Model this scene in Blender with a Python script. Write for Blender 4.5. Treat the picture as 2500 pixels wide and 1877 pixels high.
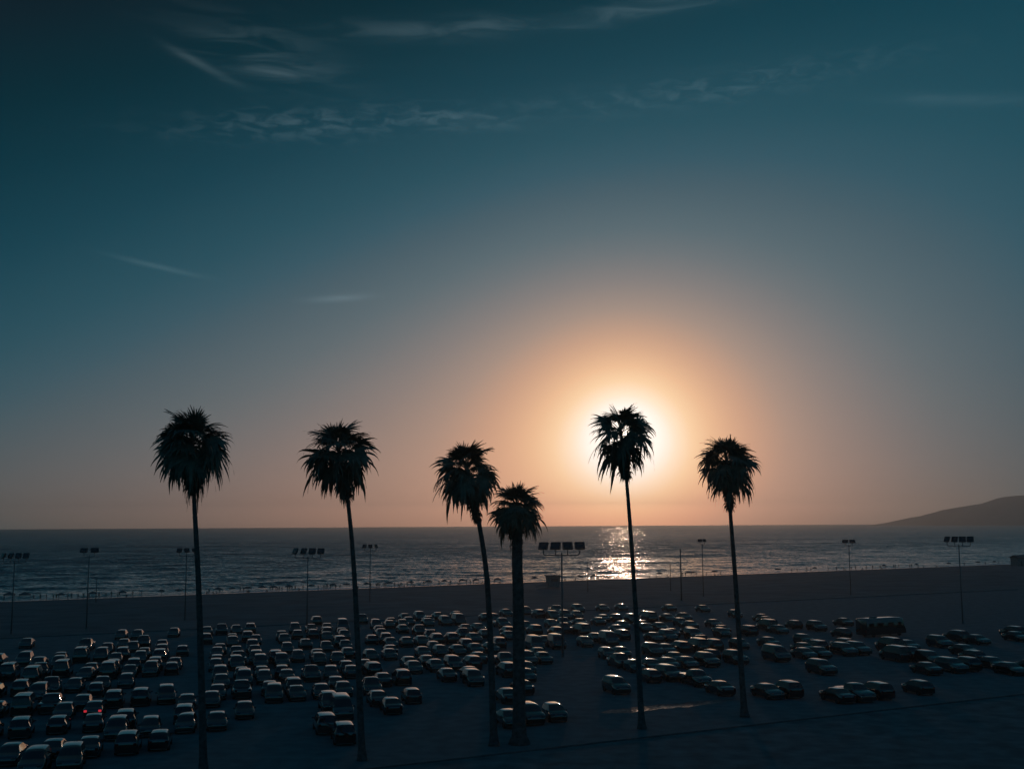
import bpy, bmesh, math, random
from mathutils import Matrix, Vector, noise

for o in list(bpy.data.objects):
    bpy.data.objects.remove(o)
sc = bpy.context.scene
COL = sc.collection
R = math.radians
random.seed(11)

# ------------------------------------------------------------------ camera
FPX = 2800.0                       # focal length in photo pixels (photo 2500 x 1877)
CAM_H = 18.6                       # eye height above the car park
PITCH = math.atan(341.0 / FPX)
CROT = Matrix.Rotation(math.pi / 2 + PITCH, 3, 'X') @ Matrix.Rotation(R(-0.32), 3, 'Z')
cam = bpy.data.cameras.new('camera')
cam_o = bpy.data.objects.new('camera', cam)
COL.objects.link(cam_o)
cam.sensor_width = 36.0
cam.lens = 36.0 * FPX / 2500.0
cam.clip_start = 0.5
cam.clip_end = 60000
cam_o.location = (0, 0, CAM_H)
cam_o.rotation_euler = CROT.to_euler()
sc.camera = cam_o


def ray(px, py):
    return (CROT @ Vector(((px - 1250) / FPX, -(py - 938.5) / FPX, -1))).normalized()


def at(px, py, depth):
    """world point seen at a photo pixel, at a given distance along +Y"""
    d = ray(px, py)
    return Vector((0, 0, CAM_H)) + d * (depth / d.y)


SUN = ray(1530, 1065)
SUN_EL = math.asin(SUN.z)
SUN_AZ = math.atan2(SUN.x, SUN.y)

# ------------------------------------------------------------------ world: hazy sunset sky
world = bpy.data.worlds.new('World')
sc.world = world
world.use_nodes = True
world.cycles.sampling_method = 'MANUAL'
world.cycles.sample_map_resolution = 1024
nt = world.node_tree
nt.nodes.clear()
L = nt.links.new


def N(kind, **kw):
    n = nt.nodes.new(kind)
    for k, v in kw.items():
        setattr(n, k, v)
    return n


def setin(n, i, v):
    if hasattr(v, 'is_linked') or isinstance(v, bpy.types.NodeSocket):
        nt.links.new(v, n.inputs[i])
    else:
        n.inputs[i].default_value = v


def M(op, a, b=None, c=None, clamp=False):
    n = N('ShaderNodeMath', operation=op, use_clamp=clamp)
    setin(n, 0, a)
    if b is not None:
        setin(n, 1, b)
    if c is not None:
        setin(n, 2, c)
    return n.outputs[0]


def VM(op, a, b=None, out=0):
    n = N('ShaderNodeVectorMath', operation=op)
    setin(n, 0, a)
    if b is not None:
        if op == 'SCALE':
            setin(n, 3, b)
        else:
            setin(n, 1, b)
    return n.outputs[out]


def sstep(x, lo, hi):
    n = N('ShaderNodeMapRange', interpolation_type='SMOOTHSTEP')
    setin(n, 0, x)
    n.inputs[1].default_value = lo
    n.inputs[2].default_value = hi
    return n.outputs[0]


tc = N('ShaderNodeTexCoord')
D = VM('NORMALIZE', tc.outputs['Generated'])
DEG = 180 / math.pi
th = M('MULTIPLY', M('ARCCOSINE', VM('DOT_PRODUCT', D, tuple(SUN), out=1)), DEG)
sx = N('ShaderNodeSeparateXYZ')
L(D, sx.inputs[0])
el = M('MULTIPLY', M('ARCSINE', sx.outputs[2]), DEG)
azw = M('MULTIPLY', M('ARCTAN2', sx.outputs[0], sx.outputs[1]), DEG)
az = M('SUBTRACT', azw, math.degrees(SUN_AZ))
t_ = M('MULTIPLY', M('MINIMUM', th, 36.0), 0.1)
e_ = M('MULTIPLY', M('MINIMUM', M('MAXIMUM', el, 0.0), 26.0), 0.1)
a_ = M('MULTIPLY', M('MINIMUM', M('MAXIMUM', az, -31.0), 20.0), 0.1)
# log-luminance of the sunset sky: distance from the sun, height above the horizon, side of the sun
YC = [-0.6709, -0.6805, 0.0138, -0.3508, -0.1499, 0.1027, -1.0358, 2.0196, -0.417, -0.1927, 0.1779, -0.1402]
h_ = M('EXPONENT', M('MULTIPLY', e_, -10 / 1.5))
g4 = M('EXPONENT', M('MULTIPLY', t_, -10 / 4))
feats = [t_, M('MULTIPLY', t_, t_), e_, M('MULTIPLY', e_, e_), M('MULTIPLY', e_, t_),
         M('EXPONENT', M('MULTIPLY', t_, -10 / 1.3)), g4, h_, a_, M('MULTIPLY', a_, e_), M('EXPONENT', M('MULTIPLY', t_, -10 / 8))]
ly = None
for f, c in zip(feats, YC[1:]):
    ly = M('MULTIPLY_ADD', f, c, YC[0] if ly is None else ly)


def srgb(c):
    return [((v / 255) / 12.92 if v / 255 < 0.04045 else ((v / 255 + 0.055) / 1.055) ** 2.4) for v in c]


def lumin(c):
    return math.log(0.2126 * c[0] + 0.7152 * c[1] + 0.0722 * c[2])


# colours the sky runs through from dark to bright: high in the sky, and down in the horizon haze
HIGH = [(12, 32, 42), (3, 46, 58), (6, 56, 70), (15, 68, 84), (33, 84, 100), (48, 92, 108), (68, 99, 112), (86, 111, 121), (104, 119, 126), (130, 130, 131),
        (160, 145, 136), (195, 160, 137), (212, 171, 140), (235, 190, 150), (248, 210, 167), (253, 230, 203), (255, 246, 236)]
LOW = [(12, 32, 42), (8, 46, 56), (22, 56, 66), (42, 68, 76), (62, 78, 83), (80, 84, 84), (95, 88, 83), (115, 98, 90), (130, 105, 94), (145, 112, 97), (165, 125, 105),
       (185, 137, 112), (200, 145, 115), (215, 155, 120), (230, 172, 132), (238, 185, 140), (248, 205, 160), (253, 228, 200), (255, 246, 236)]
Y0, Y1 = lumin(srgb(HIGH[0])), lumin(srgb(HIGH[-1]))
pos = M('DIVIDE', M('SUBTRACT', ly, Y0), Y1 - Y0, clamp=True)


def sky_ramp(cols):
    n = N('ShaderNodeValToRGB')
    L(pos, n.inputs[0])
    els = n.color_ramp.elements
    while len(els) > 1:
        els.remove(els[-1])
    for i, c in enumerate(cols):
        q = srgb(c)
        x = max(0.0, min(1.0, (lumin(q) - Y0) / (Y1 - Y0)))
        k = els[0] if i == 0 else els.new(x)
        k.position = x
        k.color = (*q, 1)
    return n.outputs[0]


mixr = N('ShaderNodeMix', data_type='RGBA')
L(M('EXPONENT', M('MULTIPLY', e_, -10 / 5)), mixr.inputs[0])
L(sky_ramp(HIGH), mixr.inputs[6])
L(sky_ramp(LOW), mixr.inputs[7])
glow = VM('SCALE', mixr.outputs[2], M('EXPONENT', M('MINIMUM', M('MAXIMUM', M('SUBTRACT', ly, Y1), 0.0), 0.7)))
# what the haze between here and the sky takes away
COEF = [[-0.1009, -0.1009, -0.1009], [0.0037, 0.0037, 0.0037], [-0.052, -0.052, -0.052], [1.4832, 1.3432, 1.2332], [0.358, 0.358, 0.358]]
acc = None
air = M('DIVIDE', 1.0, M('SMOOTH_MAX', M('MULTIPLY', e_, 10.0), 0.9, 0.35))      # grows like the path through the haze layer
for f, c in zip([t_, e_, air, g4], COEF[1:]):
    n = N('ShaderNodeVectorMath', operation='SCALE')
    n.inputs[0].default_value = c
    L(f, n.inputs[3])
    acc = VM('ADD', n.outputs[0], acc if acc is not None else tuple(COEF[0]))
sp = N('ShaderNodeSeparateXYZ')
L(acc, sp.inputs[0])
cb = N('ShaderNodeCombineXYZ')
for i in range(3):
    L(M('EXPONENT', sp.outputs[i]), cb.inputs[i])
glow = VM('SCALE', VM('MULTIPLY', glow, cb.outputs[0]), 10.0)          # the background strength is 0.1
# the visible disc of the sun
glow = VM('ADD', glow, VM('SCALE', (1.0, 0.86, 0.62), M('MULTIPLY', M('SUBTRACT', 1.0, sstep(th, 0.22, 0.34)), 30.0)))

# thin cirrus, placed by azimuth and elevation (degrees)
cs = N('ShaderNodeCombineXYZ')
L(azw, cs.inputs[0])
L(el, cs.inputs[1])


def px_ae(px, py):
    d = ray(px, py)
    return math.degrees(math.atan2(d.x, d.y)), math.degrees(math.asin(d.z))


def cloud_noise(stretch, scale, tilt, detail):
    mp = N('ShaderNodeMapping', vector_type='POINT')
    mp.inputs['Rotation'].default_value = (0, 0, R(-tilt))
    mp.inputs['Scale'].default_value = (1 / stretch, 1, 1)
    L(cs.outputs[0], mp.inputs[0])
    nz = N('ShaderNodeTexNoise', noise_dimensions='2D')
    nz.inputs['Scale'].default_value = scale
    nz.inputs['Detail'].default_value = detail
    nz.inputs['Roughness'].default_value = 0.62
    nz.inputs['Distortion'].default_value = 0.5
    L(mp.outputs[0], nz.inputs['Vector'])
    return nz.outputs[0]


FIBRE = cloud_noise(7.0, 1.5, -6, 8)      # long combed strands
FLECK = cloud_noise(3.0, 2.6, 4, 8)       # broken flecks
FB = {0: sstep(FIBRE, 0.38, 0.70), 1: sstep(FLECK, 0.40, 0.72)}


def wisp(px, py, lx, wy, tilt, amp, kind=0, floor=0.0):
    A, E = px_ae(px, py)
    c, s = math.cos(R(tilt)), math.sin(R(tilt))
    kx, ky = 48.9 / lx, 48.9 / wy
    u = VM('DOT_PRODUCT', cs.outputs[0], (c * kx, s * kx, 0), out=1)
    v = VM('DOT_PRODUCT', cs.outputs[0], (-s * ky, c * ky, 0), out=1)
    u = M('SUBTRACT', u, (A * c + E * s) * kx)
    v = M('SUBTRACT', v, (-A * s + E * c) * ky)
    g = M('EXPONENT', M('MULTIPLY', M('MULTIPLY_ADD', u, u, M('MULTIPLY', v, v)), -1.0))
    return M('MULTIPLY', g, M('MULTIPLY_ADD', FB[kind], amp * (1 - floor), amp * floor))


W = [wisp(490, 158, 75, 9, -22, 1.5, 0, 0.6),
     wisp(640, 130, 190, 60, -14, 0.9, 0),
     wisp(690, 178, 110, 16, 2, 1.1, 0, 0.3),
     wisp(800, 302, 340, 36, 5, 1.35, 1),
     wisp(1130, 296, 110, 16, -3, 1.3, 1, 0.2),
     wisp(1080, 72, 260, 24, 3, 1.2, 0, 0.15),
     wisp(1560, 25, 330, 22, 5, 1.3, 0, 0.15),
     wisp(1750, 215, 420, 32, 4, 1.0, 1),
     wisp(390, 652, 90, 6, -10, 1.4, 0, 0.7),
     wisp(830, 728, 70, 8, 5, 1.5, 0, 0.7),
     wisp(2360, 245, 170, 14, -8, 0.8, 0, 0.4)]
cl = W[0]
for w_ in W[1:]:
    cl = M('ADD', cl, w_)
glow = VM('ADD', glow, VM('SCALE', (0.25, 0.33, 0.365), cl))

sky = N('ShaderNodeTexSky', sky_type='NISHITA', sun_disc=False)
sky.sun_elevation = SUN_EL
sky.sun_rotation = SUN_AZ
sky.air_density = 1.2
sky.dust_density = 5.0
sky.ozone_density = 2.5
mix = N('ShaderNodeMix', data_type='RGBA')
L(sstep(th, 33.0, 75.0), mix.inputs[0])
L(glow, mix.inputs[6])
L(VM('MULTIPLY', sky.outputs[0], (0.27, 1.0, 1.2)), mix.inputs[7])   # the photograph's teal cast
bg = N('ShaderNodeBackground')
L(mix.outputs[2], bg.inputs[0])
bg.inputs[1].default_value = 0.1
wo = N('ShaderNodeOutputWorld')
L(bg.outputs[0], wo.inputs[0])

# ------------------------------------------------------------------ the low sun
sl = bpy.data.lights.new('sun', 'SUN')
sl.energy = 0.09
sl.angle = R(0.53)
sl.color = (1.0, 0.62, 0.42)
so = bpy.data.objects.new('sun', sl)
COL.objects.link(so)
so.rotation_euler = SUN.to_track_quat('Z', 'Y').to_euler()
so.location = (60, 600, 80)

sc.view_settings.view_transform = 'Standard'
sc.view_settings.look = 'None'
sc.view_settings.exposure = 0.0
sc.view_settings.gamma = 1.0
sc.view_settings.use_curve_mapping = False
sc.cycles.use_denoising = True
sc.cycles.max_bounces = 6
sc.cycles.volume_bounces = 0
sc.cycles.sample_clamp_indirect = 4.0

# ------------------------------------------------------------------ helpers
def lin(c):
    return tuple(((v / 255) / 12.92 if v / 255 < 0.04045 else ((v / 255 + 0.055) / 1.055) ** 2.4) for v in c)


def mat(name, col, rough=0.6, metal=0.0, spec=0.5, noise_scale=None, amount=0.25, bump=0.0, coat=0.0,
        emit=None, estr=0.0, ior=1.45):
    m = bpy.data.materials.new(name)
    m.use_nodes = True
    t = m.node_tree
    p = t.nodes['Principled BSDF']
    p.inputs['Base Color'].default_value = (*col, 1)
    p.inputs['Roughness'].default_value = rough
    p.inputs['Metallic'].default_value = metal
    p.inputs['Specular IOR Level'].default_value = spec
    p.inputs['IOR'].default_value = ior
    p.inputs['Coat Weight'].default_value = coat
    p.inputs['Coat Roughness'].default_value = 0.04
    if emit:
        p.inputs['Emission Color'].default_value = (*emit, 1)
        p.inputs['Emission Strength'].default_value = estr
    if noise_scale:
        c = t.nodes.new('ShaderNodeTexCoord')
        n = t.nodes.new('ShaderNodeTexNoise')
        n.inputs['Scale'].default_value = noise_scale
        n.inputs['Detail'].default_value = 6
        t.links.new(c.outputs['Object'], n.inputs['Vector'])
        r = t.nodes.new('ShaderNodeMapRange')
        r.inputs[1].default_value = 0.3
        r.inputs[2].default_value = 0.7
        r.inputs[3].default_value = 1 - amount
        r.inputs[4].default_value = 1 + amount
        t.links.new(n.outputs[0], r.inputs[0])
        v = t.nodes.new('ShaderNodeVectorMath')
        v.operation = 'SCALE'
        v.inputs[0].default_value = col
        t.links.new(r.outputs[0], v.inputs[3])
        t.links.new(v.outputs[0], p.inputs['Base Color'])
        if bump:
            b = t.nodes.new('ShaderNodeBump')
            b.inputs['Strength'].default_value = bump
            t.links.new(n.outputs[0], b.inputs['Height'])
            t.links.new(b.outputs[0], p.inputs['Normal'])
    return m


def new_mesh(name, verts, faces, m=None, smooth=True):
    me = bpy.data.meshes.new(name)
    me.from_pydata(verts, [], faces)
    if m:
        me.materials.append(m)
    if smooth:
        me.shade_smooth()
    me.update()
    return me


def obj(name, me, parent=None, loc=(0, 0, 0), rot=(0, 0, 0), scale=(1, 1, 1)):
    o = bpy.data.objects.new(name, me)
    COL.objects.link(o)
    o.parent = parent
    o.location = loc
    o.rotation_euler = rot
    o.scale = scale
    return o


def tag(o, label, cat, group=None):
    o['label'] = label
    o['category'] = cat
    if group:
        o['group'] = group
    return o


def struct(o, kind='structure', label=None):
    o['kind'] = kind
    if label:
        o['label'] = label
    return o


class MB:
    """collects boxes, tubes and lathes into one mesh"""

    def __init__(self):
        self.v, self.f = [], []

    def add(self, v, f):
        k = len(self.v)
        self.v += [tuple(p) for p in v]
        self.f += [tuple(i + k for i in q) for q in f]
        return self

    def box(self, c, s, rot=None, taper=1.0, bev=0.0):
        x, y, z = s[0] / 2, s[1] / 2, s[2] / 2
        if bev <= 0:
            pts = [(sxx * x * (taper if sz > 0 else 1), sy * y * (taper if sz > 0 else 1), sz * z)
                   for sz in (-1, 1) for sy in (-1, 1) for sxx in (-1, 1)]
            fs = [(0, 2, 3, 1), (4, 5, 7, 6), (0, 1, 5, 4), (2, 6, 7, 3), (0, 4, 6, 2), (1, 3, 7, 5)]
        else:
            b = bev
            ring = [(-x + b, -y), (x - b, -y), (x, -y + b), (x, y - b), (x - b, y), (-x + b, y), (-x, y - b), (-x, -y + b)]
            ins = [(px * (x - b) / x, py * (y - b) / y) for px, py in ring]
            lv = [(ins, -z), (ring, -z + b), (ring, z - b), (ins, z)]
            pts = []
            for rr, zz in lv:
                tp = 1 + (taper - 1) * (zz + z) / (2 * z)
                pts += [(px * tp, py * tp, zz) for px, py in rr]
            fs = []
            for k in range(3):
                for i in range(8):
                    j = (i + 1) % 8
                    fs.append((k * 8 + i, k * 8 + j, k * 8 + 8 + j, k * 8 + 8 + i))
            fs.append(tuple(range(7, -1, -1)))
            fs.append(tuple(range(24, 32)))
        pts = [Vector(p) for p in pts]
        if rot:
            pts = [rot @ p for p in pts]
        c = Vector(c)
        return self.add([p + c for p in pts], fs)

    def tube(self, path, rad, n=8, caps=True):
        path = [Vector(p) for p in path]
        k = len(path)
        if not hasattr(rad, '__len__'):
            rad = [rad] * k
        vs, fs = [], []
        ref = None
        for i, p in enumerate(path):
            d = (path[min(i + 1, k - 1)] - path[max(i - 1, 0)]).normalized()
            if ref is None:
                ref = Vector((0, 0, 1)) if abs(d.z) < 0.9 else Vector((1, 0, 0))
            u = (ref - d * ref.dot(d)).normalized()
            w = d.cross(u)
            ref = u
            for j in range(n):
                a = 2 * math.pi * j / n
                vs.append(p + (u * math.cos(a) + w * math.sin(a)) * rad[i])
        for i in range(k - 1):
            for j in range(n):
                jj = (j + 1) % n
                fs.append((i * n + j, i * n + jj, (i + 1) * n + jj, (i + 1) * n + j))
        if caps:
            fs.append(tuple(range(n - 1, -1, -1)))
            fs.append(tuple((k - 1) * n + j for j in range(n)))
        return self.add(vs, fs)

    def lathe(self, prof, n=16, axis='Z'):
        vs, fs = [], []
        for r, h in prof:
            for j in range(n):
                a = 2 * math.pi * j / n
                p = (r * math.cos(a), r * math.sin(a), h)
                vs.append(p if axis == 'Z' else (h, p[0], p[1]))
        for i in range(len(prof) - 1):
            for j in range(n):
                jj = (j + 1) % n
                fs.append((i * n + j, i * n + jj, (i + 1) * n + jj, (i + 1) * n + j))
        return self.add(vs, fs)

    def mesh(self, name, m, smooth=False):
        return new_mesh(name, self.v, self.f, m, smooth)

    def build(self, name, m, parent=None, smooth=False, **kw):
        return obj(name, self.mesh(name, m, smooth), parent, **kw)


ONES = ['', 'first', 'second', 'third', 'fourth', 'fifth', 'sixth', 'seventh', 'eighth', 'ninth', 'tenth', 'eleventh',
        'twelfth', 'thirteenth', 'fourteenth', 'fifteenth', 'sixteenth', 'seventeenth', 'eighteenth', 'nineteenth']


def ordinal(n):
    if n < 20:
        return ONES[n]
    t = {2: ('twenty', 'twentieth'), 3: ('thirty', 'thirtieth'), 4: ('forty', 'fortieth')}[n // 10]
    return t[1] if n % 10 == 0 else t[0] + '-' + ONES[n % 10]


# ------------------------------------------------------------------ materials
def sand_mat():
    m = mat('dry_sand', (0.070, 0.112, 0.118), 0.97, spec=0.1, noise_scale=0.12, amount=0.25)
    t = m.node_tree
    p = t.nodes['Principled BSDF']
    c = t.nodes.new('ShaderNodeTexCoord')
    n = t.nodes.new('ShaderNodeTexNoise')
    n.inputs['Scale'].default_value = 0.9
    n.inputs['Detail'].default_value = 8
    t.links.new(c.outputs['Object'], n.inputs['Vector'])
    b = t.nodes.new('ShaderNodeBump')
    b.inputs['Strength'].default_value = 0.6
    b.inputs['Distance'].default_value = 0.12
    t.links.new(n.outputs[0], b.inputs['Height'])
    t.links.new(b.outputs[0], p.inputs['Normal'])
    return m


M_SAND = sand_mat()
M_WET = mat('wet_sand', (0.08, 0.08, 0.075), 0.16, spec=0.5, noise_scale=0.25, amount=0.2, bump=0.15)
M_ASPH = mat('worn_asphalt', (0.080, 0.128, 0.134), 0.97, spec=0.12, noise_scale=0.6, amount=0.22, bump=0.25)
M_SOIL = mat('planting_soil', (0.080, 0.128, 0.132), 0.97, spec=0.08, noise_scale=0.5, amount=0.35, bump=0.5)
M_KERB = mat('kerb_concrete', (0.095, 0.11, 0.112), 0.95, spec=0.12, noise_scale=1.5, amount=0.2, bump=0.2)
M_LEAF = mat('palm_leaf', (0.08, 0.10, 0.075), 0.6, spec=0.3, noise_scale=2.0, amount=0.35)
M_DEAD = mat('dead_palm_leaf', (0.085, 0.07, 0.055), 0.8, spec=0.15, noise_scale=2.0, amount=0.35)
M_TRUNK = mat('palm_trunk', (0.07, 0.075, 0.075), 0.92, spec=0.1, noise_scale=3.0, amount=0.4, bump=0.6)
M_STEEL = mat('galvanised_steel', (0.12, 0.125, 0.13), 0.6, 0.3, noise_scale=2.0, amount=0.15)
M_DARKMETAL = mat('dark_metal', (0.05, 0.055, 0.06), 0.6, 0.2, noise_scale=3.0, amount=0.2)
M_GLASS = mat('car_glass', (0.012, 0.014, 0.016), 0.04, spec=0.5, ior=1.5, noise_scale=1.0, amount=0.2)
M_LENS = mat('lamp_lens', (0.08, 0.08, 0.08), 0.15, spec=0.5, noise_scale=4.0, amount=0.1)
M_TAIL = mat('tail_lens', (0.12, 0.008, 0.008), 0.2, spec=0.5, noise_scale=4.0, amount=0.1)
M_BRAKE = mat('lit_brake_lamp', (0.3, 0.01, 0.01), 0.3, emit=(1.0, 0.05, 0.075), estr=0.5, noise_scale=6.0, amount=0.1)
M_TYRE = mat('tyre_rubber', (0.03, 0.03, 0.03), 0.85, spec=0.2, noise_scale=5.0, amount=0.2)
M_WOOD = mat('painted_boards', (0.16, 0.17, 0.17), 0.7, spec=0.2, noise_scale=2.0, amount=0.2)
M_ROCK = mat('headland_scrub', (0.15, 0.14, 0.11), 0.95, spec=0.05, noise_scale=0.004, amount=0.4)
PAINTS = {}
for nm, c, r in (('white', (0.75, 0.75, 0.74), 0.22), ('silver', (0.42, 0.43, 0.44), 0.2), ('grey', (0.17, 0.175, 0.18), 0.2),
                 ('black', (0.02, 0.02, 0.022), 0.16), ('red', (0.28, 0.02, 0.02), 0.2), ('blue', (0.03, 0.10, 0.24), 0.2),
                 ('teal', (0.02, 0.16, 0.18), 0.2), ('beige', (0.40, 0.35, 0.27), 0.22)):
    # dark base under gloss and clear coat: little colour head-on, a strong sheen at a glancing angle
    PAINTS[nm] = mat(nm + '_car_paint', tuple(0.006 + v * 0.025 for v in c), 0.08, spec=0.5, ior=1.6, noise_scale=1.2, amount=0.08, coat=1.0)


def water_mat():
    m = bpy.data.materials.new('sea_water')
    m.use_nodes = True
    t = m.node_tree
    p = t.nodes['Principled BSDF']
    p.inputs['IOR'].default_value = 1.33
    p.inputs['Roughness'].default_value = 0.1
    p.inputs['Specular IOR Level'].default_value = 0.5
    c = t.nodes.new('ShaderNodeTexCoord')
    # wind chop as slopes: two independent noise channels per scale tilt the normal
    acc_ = None
    for sx_, sy_, k_ in ((0.004, 0.016, 0.14), (0.02, 0.075, 0.2), (0.09, 0.26, 0.42), (0.45, 0.95, 0.55)):
        mp = t.nodes.new('ShaderNodeMapping')
        mp.inputs['Rotation'].default_value = (0, 0, R(-32))
        mp.inputs['Scale'].default_value = (sx_, sy_, 1)
        t.links.new(c.outputs['Object'], mp.inputs[0])
        n = t.nodes.new('ShaderNodeTexNoise')
        n.noise_dimensions = '2D'
        n.inputs['Scale'].default_value = 1.0
        n.inputs['Detail'].default_value = 2.0
        t.links.new(mp.outputs[0], n.inputs['Vector'])
        sb = t.nodes.new('ShaderNodeVectorMath')
        sb.operation = 'SUBTRACT'
        t.links.new(n.outputs['Color'], sb.inputs[0])
        sb.inputs[1].default_value = (0.5, 0.5, 0.5)
        ml = t.nodes.new('ShaderNodeVectorMath')
        ml.operation = 'MULTIPLY'
        t.links.new(sb.outputs[0], ml.inputs[0])
        ml.inputs[1].default_value = (k_ * 1.4, k_, 0)
        if acc_ is None:
            acc_ = ml.outputs[0]
        else:
            ad = t.nodes.new('ShaderNodeVectorMath')
            ad.operation = 'ADD'
            t.links.new(ml.outputs[0], ad.inputs[0])
            t.links.new(acc_, ad.inputs[1])
            acc_ = ad.outputs[0]
    ge = t.nodes.new('ShaderNodeNewGeometry')
    ad = t.nodes.new('ShaderNodeVectorMath')
    ad.operation = 'ADD'
    t.links.new(ge.outputs['Normal'], ad.inputs[0])
    # the steeper faces of the chop look shoreward, the more so out in open water
    dt = t.nodes.new('ShaderNodeVectorMath')
    dt.operation = 'DOT_PRODUCT'
    t.links.new(c.outputs['Object'], dt.inputs[0])
    dt.inputs[1].default_value = (-math.sin(R(32)), math.cos(R(32)), 0)
    rg_ = t.nodes.new('ShaderNodeMapRange')
    rg_.interpolation_type = 'SMOOTHSTEP'
    t.links.new(dt.outputs['Value'], rg_.inputs[0])
    rg_.inputs[1].default_value = 360
    rg_.inputs[2].default_value = 800
    rg_.inputs[3].default_value = -0.09
    rg_.inputs[4].default_value = -0.19
    cy = t.nodes.new('ShaderNodeCombineXYZ')
    cy.inputs[0].default_value = 0.02
    t.links.new(rg_.outputs[0], cy.inputs[1])
    bi = t.nodes.new('ShaderNodeVectorMath')
    bi.operation = 'ADD'
    t.links.new(acc_, bi.inputs[0])
    t.links.new(cy.outputs[0], bi.inputs[1])
    t.links.new(bi.outputs[0], ad.inputs[1])
    nm = t.nodes.new('ShaderNodeVectorMath')
    nm.operation = 'NORMALIZE'
    t.links.new(ad.outputs[0], nm.inputs[0])
    t.links.new(nm.outputs[0], p.inputs['Normal'])
    # foam: broken lines near the shore, held in the vertex attribute 'shore'
    at_ = t.nodes.new('ShaderNodeAttribute')
    at_.attribute_name = 'shore'
    mp = t.nodes.new('ShaderNodeMapping')
    mp.inputs['Rotation'].default_value = (0, 0, R(-32))
    mp.inputs['Scale'].default_value = (0.05, 0.3, 1)
    t.links.new(c.outputs['Object'], mp.inputs[0])
    n = t.nodes.new('ShaderNodeTexNoise')
    n.inputs['Scale'].default_value = 1.0
    n.inputs['Detail'].default_value = 7
    n.inputs['Roughness'].default_value = 0.65
    t.links.new(mp.outputs[0], n.inputs['Vector'])
    ad = t.nodes.new('ShaderNodeMath')
    ad.operation = 'ADD'
    t.links.new(n.outputs[0], ad.inputs[0])
    t.links.new(at_.outputs['Fac'], ad.inputs[1])
    mr = t.nodes.new('ShaderNodeMapRange')
    mr.inputs[1].default_value = 0.92
    mr.inputs[2].default_value = 1.05
    t.links.new(ad.outputs[0], mr.inputs[0])
    mx = t.nodes.new('ShaderNodeMix')
    mx.data_type = 'RGBA'
    t.links.new(mr.outputs[0], mx.inputs[0])
    mx.inputs[6].default_value = (0.010, 0.080, 0.098, 1)
    mx.inputs[7].default_value = (0.62, 0.66, 0.68, 1)
    t.links.new(mx.outputs[2], p.inputs['Base Color'])
    mr2 = t.nodes.new('ShaderNodeMapRange')
    t.links.new(mr.outputs[0], mr2.inputs[0])
    mr2.inputs[3].default_value = 0.1
    mr2.inputs[4].default_value = 0.8
    t.links.new(mr2.outputs[0], p.inputs['Roughness'])
    return m


M_SEA = water_mat()

# ------------------------------------------------------------------ the setting
SEA_Z = -2.4
CN = Vector((-math.sin(R(32)), math.cos(R(32)), 0))     # seaward
CT = Vector((math.cos(R(32)), math.sin(R(32)), 0))      # along the coast, to the right
SHORE = 360.0
LOT_EDGE = 214.0
RV = Vector((math.cos(R(28.8)), math.sin(R(28.8)), 0))  # along the parking rows
CV = Vector((-math.sin(R(14.2)), math.cos(R(14.2)), 0))  # along the stalls


def lot(a, b, z=0.0):
    p = RV * a + CV * b
    return Vector((p.x, p.y, z))


def land_z(p):
    s = p.dot(CN)
    if s <= LOT_EDGE:
        return 0.0
    k = (s - LOT_EDGE) / (SHORE - LOT_EDGE)
    z = SEA_Z * (0.55 * k + 0.45 * k ** 3) if k < 1.0 else SEA_Z * (1 + 1.9 * (k - 1) * 1.6)
    e = min(1, max(0, (s - LOT_EDGE) / 12)) * min(1, max(0, (SHORE - 6 - s) / 25))
    q = Vector((p.x, p.y, 0))
    return z + e * (0.28 * noise.noise(q * 0.045) + 0.12 * noise.noise(q * 0.17) + 0.05 * noise.noise(q * 0.5))


def sheet(name, s_list, t_list, zf, m, kind='structure'):
    vs, fs = [], []
    for s in s_list:
        for t in t_list:
            p = CN * s + CT * t
            vs.append((p.x, p.y, zf(p)))
    k = len(t_list)
    for i in range(len(s_list) - 1):
        for j in range(k - 1):
            fs.append((i * k + j, i * k + j + 1, (i + 1) * k + j + 1, (i + 1) * k + j))
    return struct(obj(name, new_mesh(name, vs, fs, m)), kind)


t_fine = [-900, -600, -420] + [-300 + 3.0 * i for i in range(330)] + [720, 800, 1000, 1500, 2600, 5000]
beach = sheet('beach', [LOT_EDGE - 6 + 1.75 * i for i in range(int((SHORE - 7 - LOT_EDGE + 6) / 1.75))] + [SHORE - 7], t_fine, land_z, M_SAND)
wet = sheet('wet_shore', [SHORE - 7, SHORE - 4, SHORE - 2, SHORE, SHORE + 3, SHORE + 8, SHORE + 30], t_fine, land_z, M_WET)
ground = sheet('ground', [-260, -120, 0, 60, 120, LOT_EDGE - 6], [-900, -300, -100, 0, 100, 300, 900, 2600, 5000], lambda p: -0.004 if p.dot(CN) < LOT_EDGE - 7 else 0.0, M_SOIL)


def oblong(name, a0, a1, b0, b1, z, m, na=40, nb=16):
    vs, fs = [], []
    for j in range(nb + 1):
        for i in range(na + 1):
            p = lot(a0 + (a1 - a0) * i / na, b0 + (b1 - b0) * j / nb)
            vs.append((p.x, p.y, z))
    for j in range(nb):
        for i in range(na):
            k = j * (na + 1) + i
            fs.append((k, k + 1, k + na + 2, k + na + 1))
    return struct(obj(name, new_mesh(name, vs, fs, m)))


oblong('parking_lot', -95, 220, 88.0, 220.5, 0.004, M_ASPH)


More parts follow.
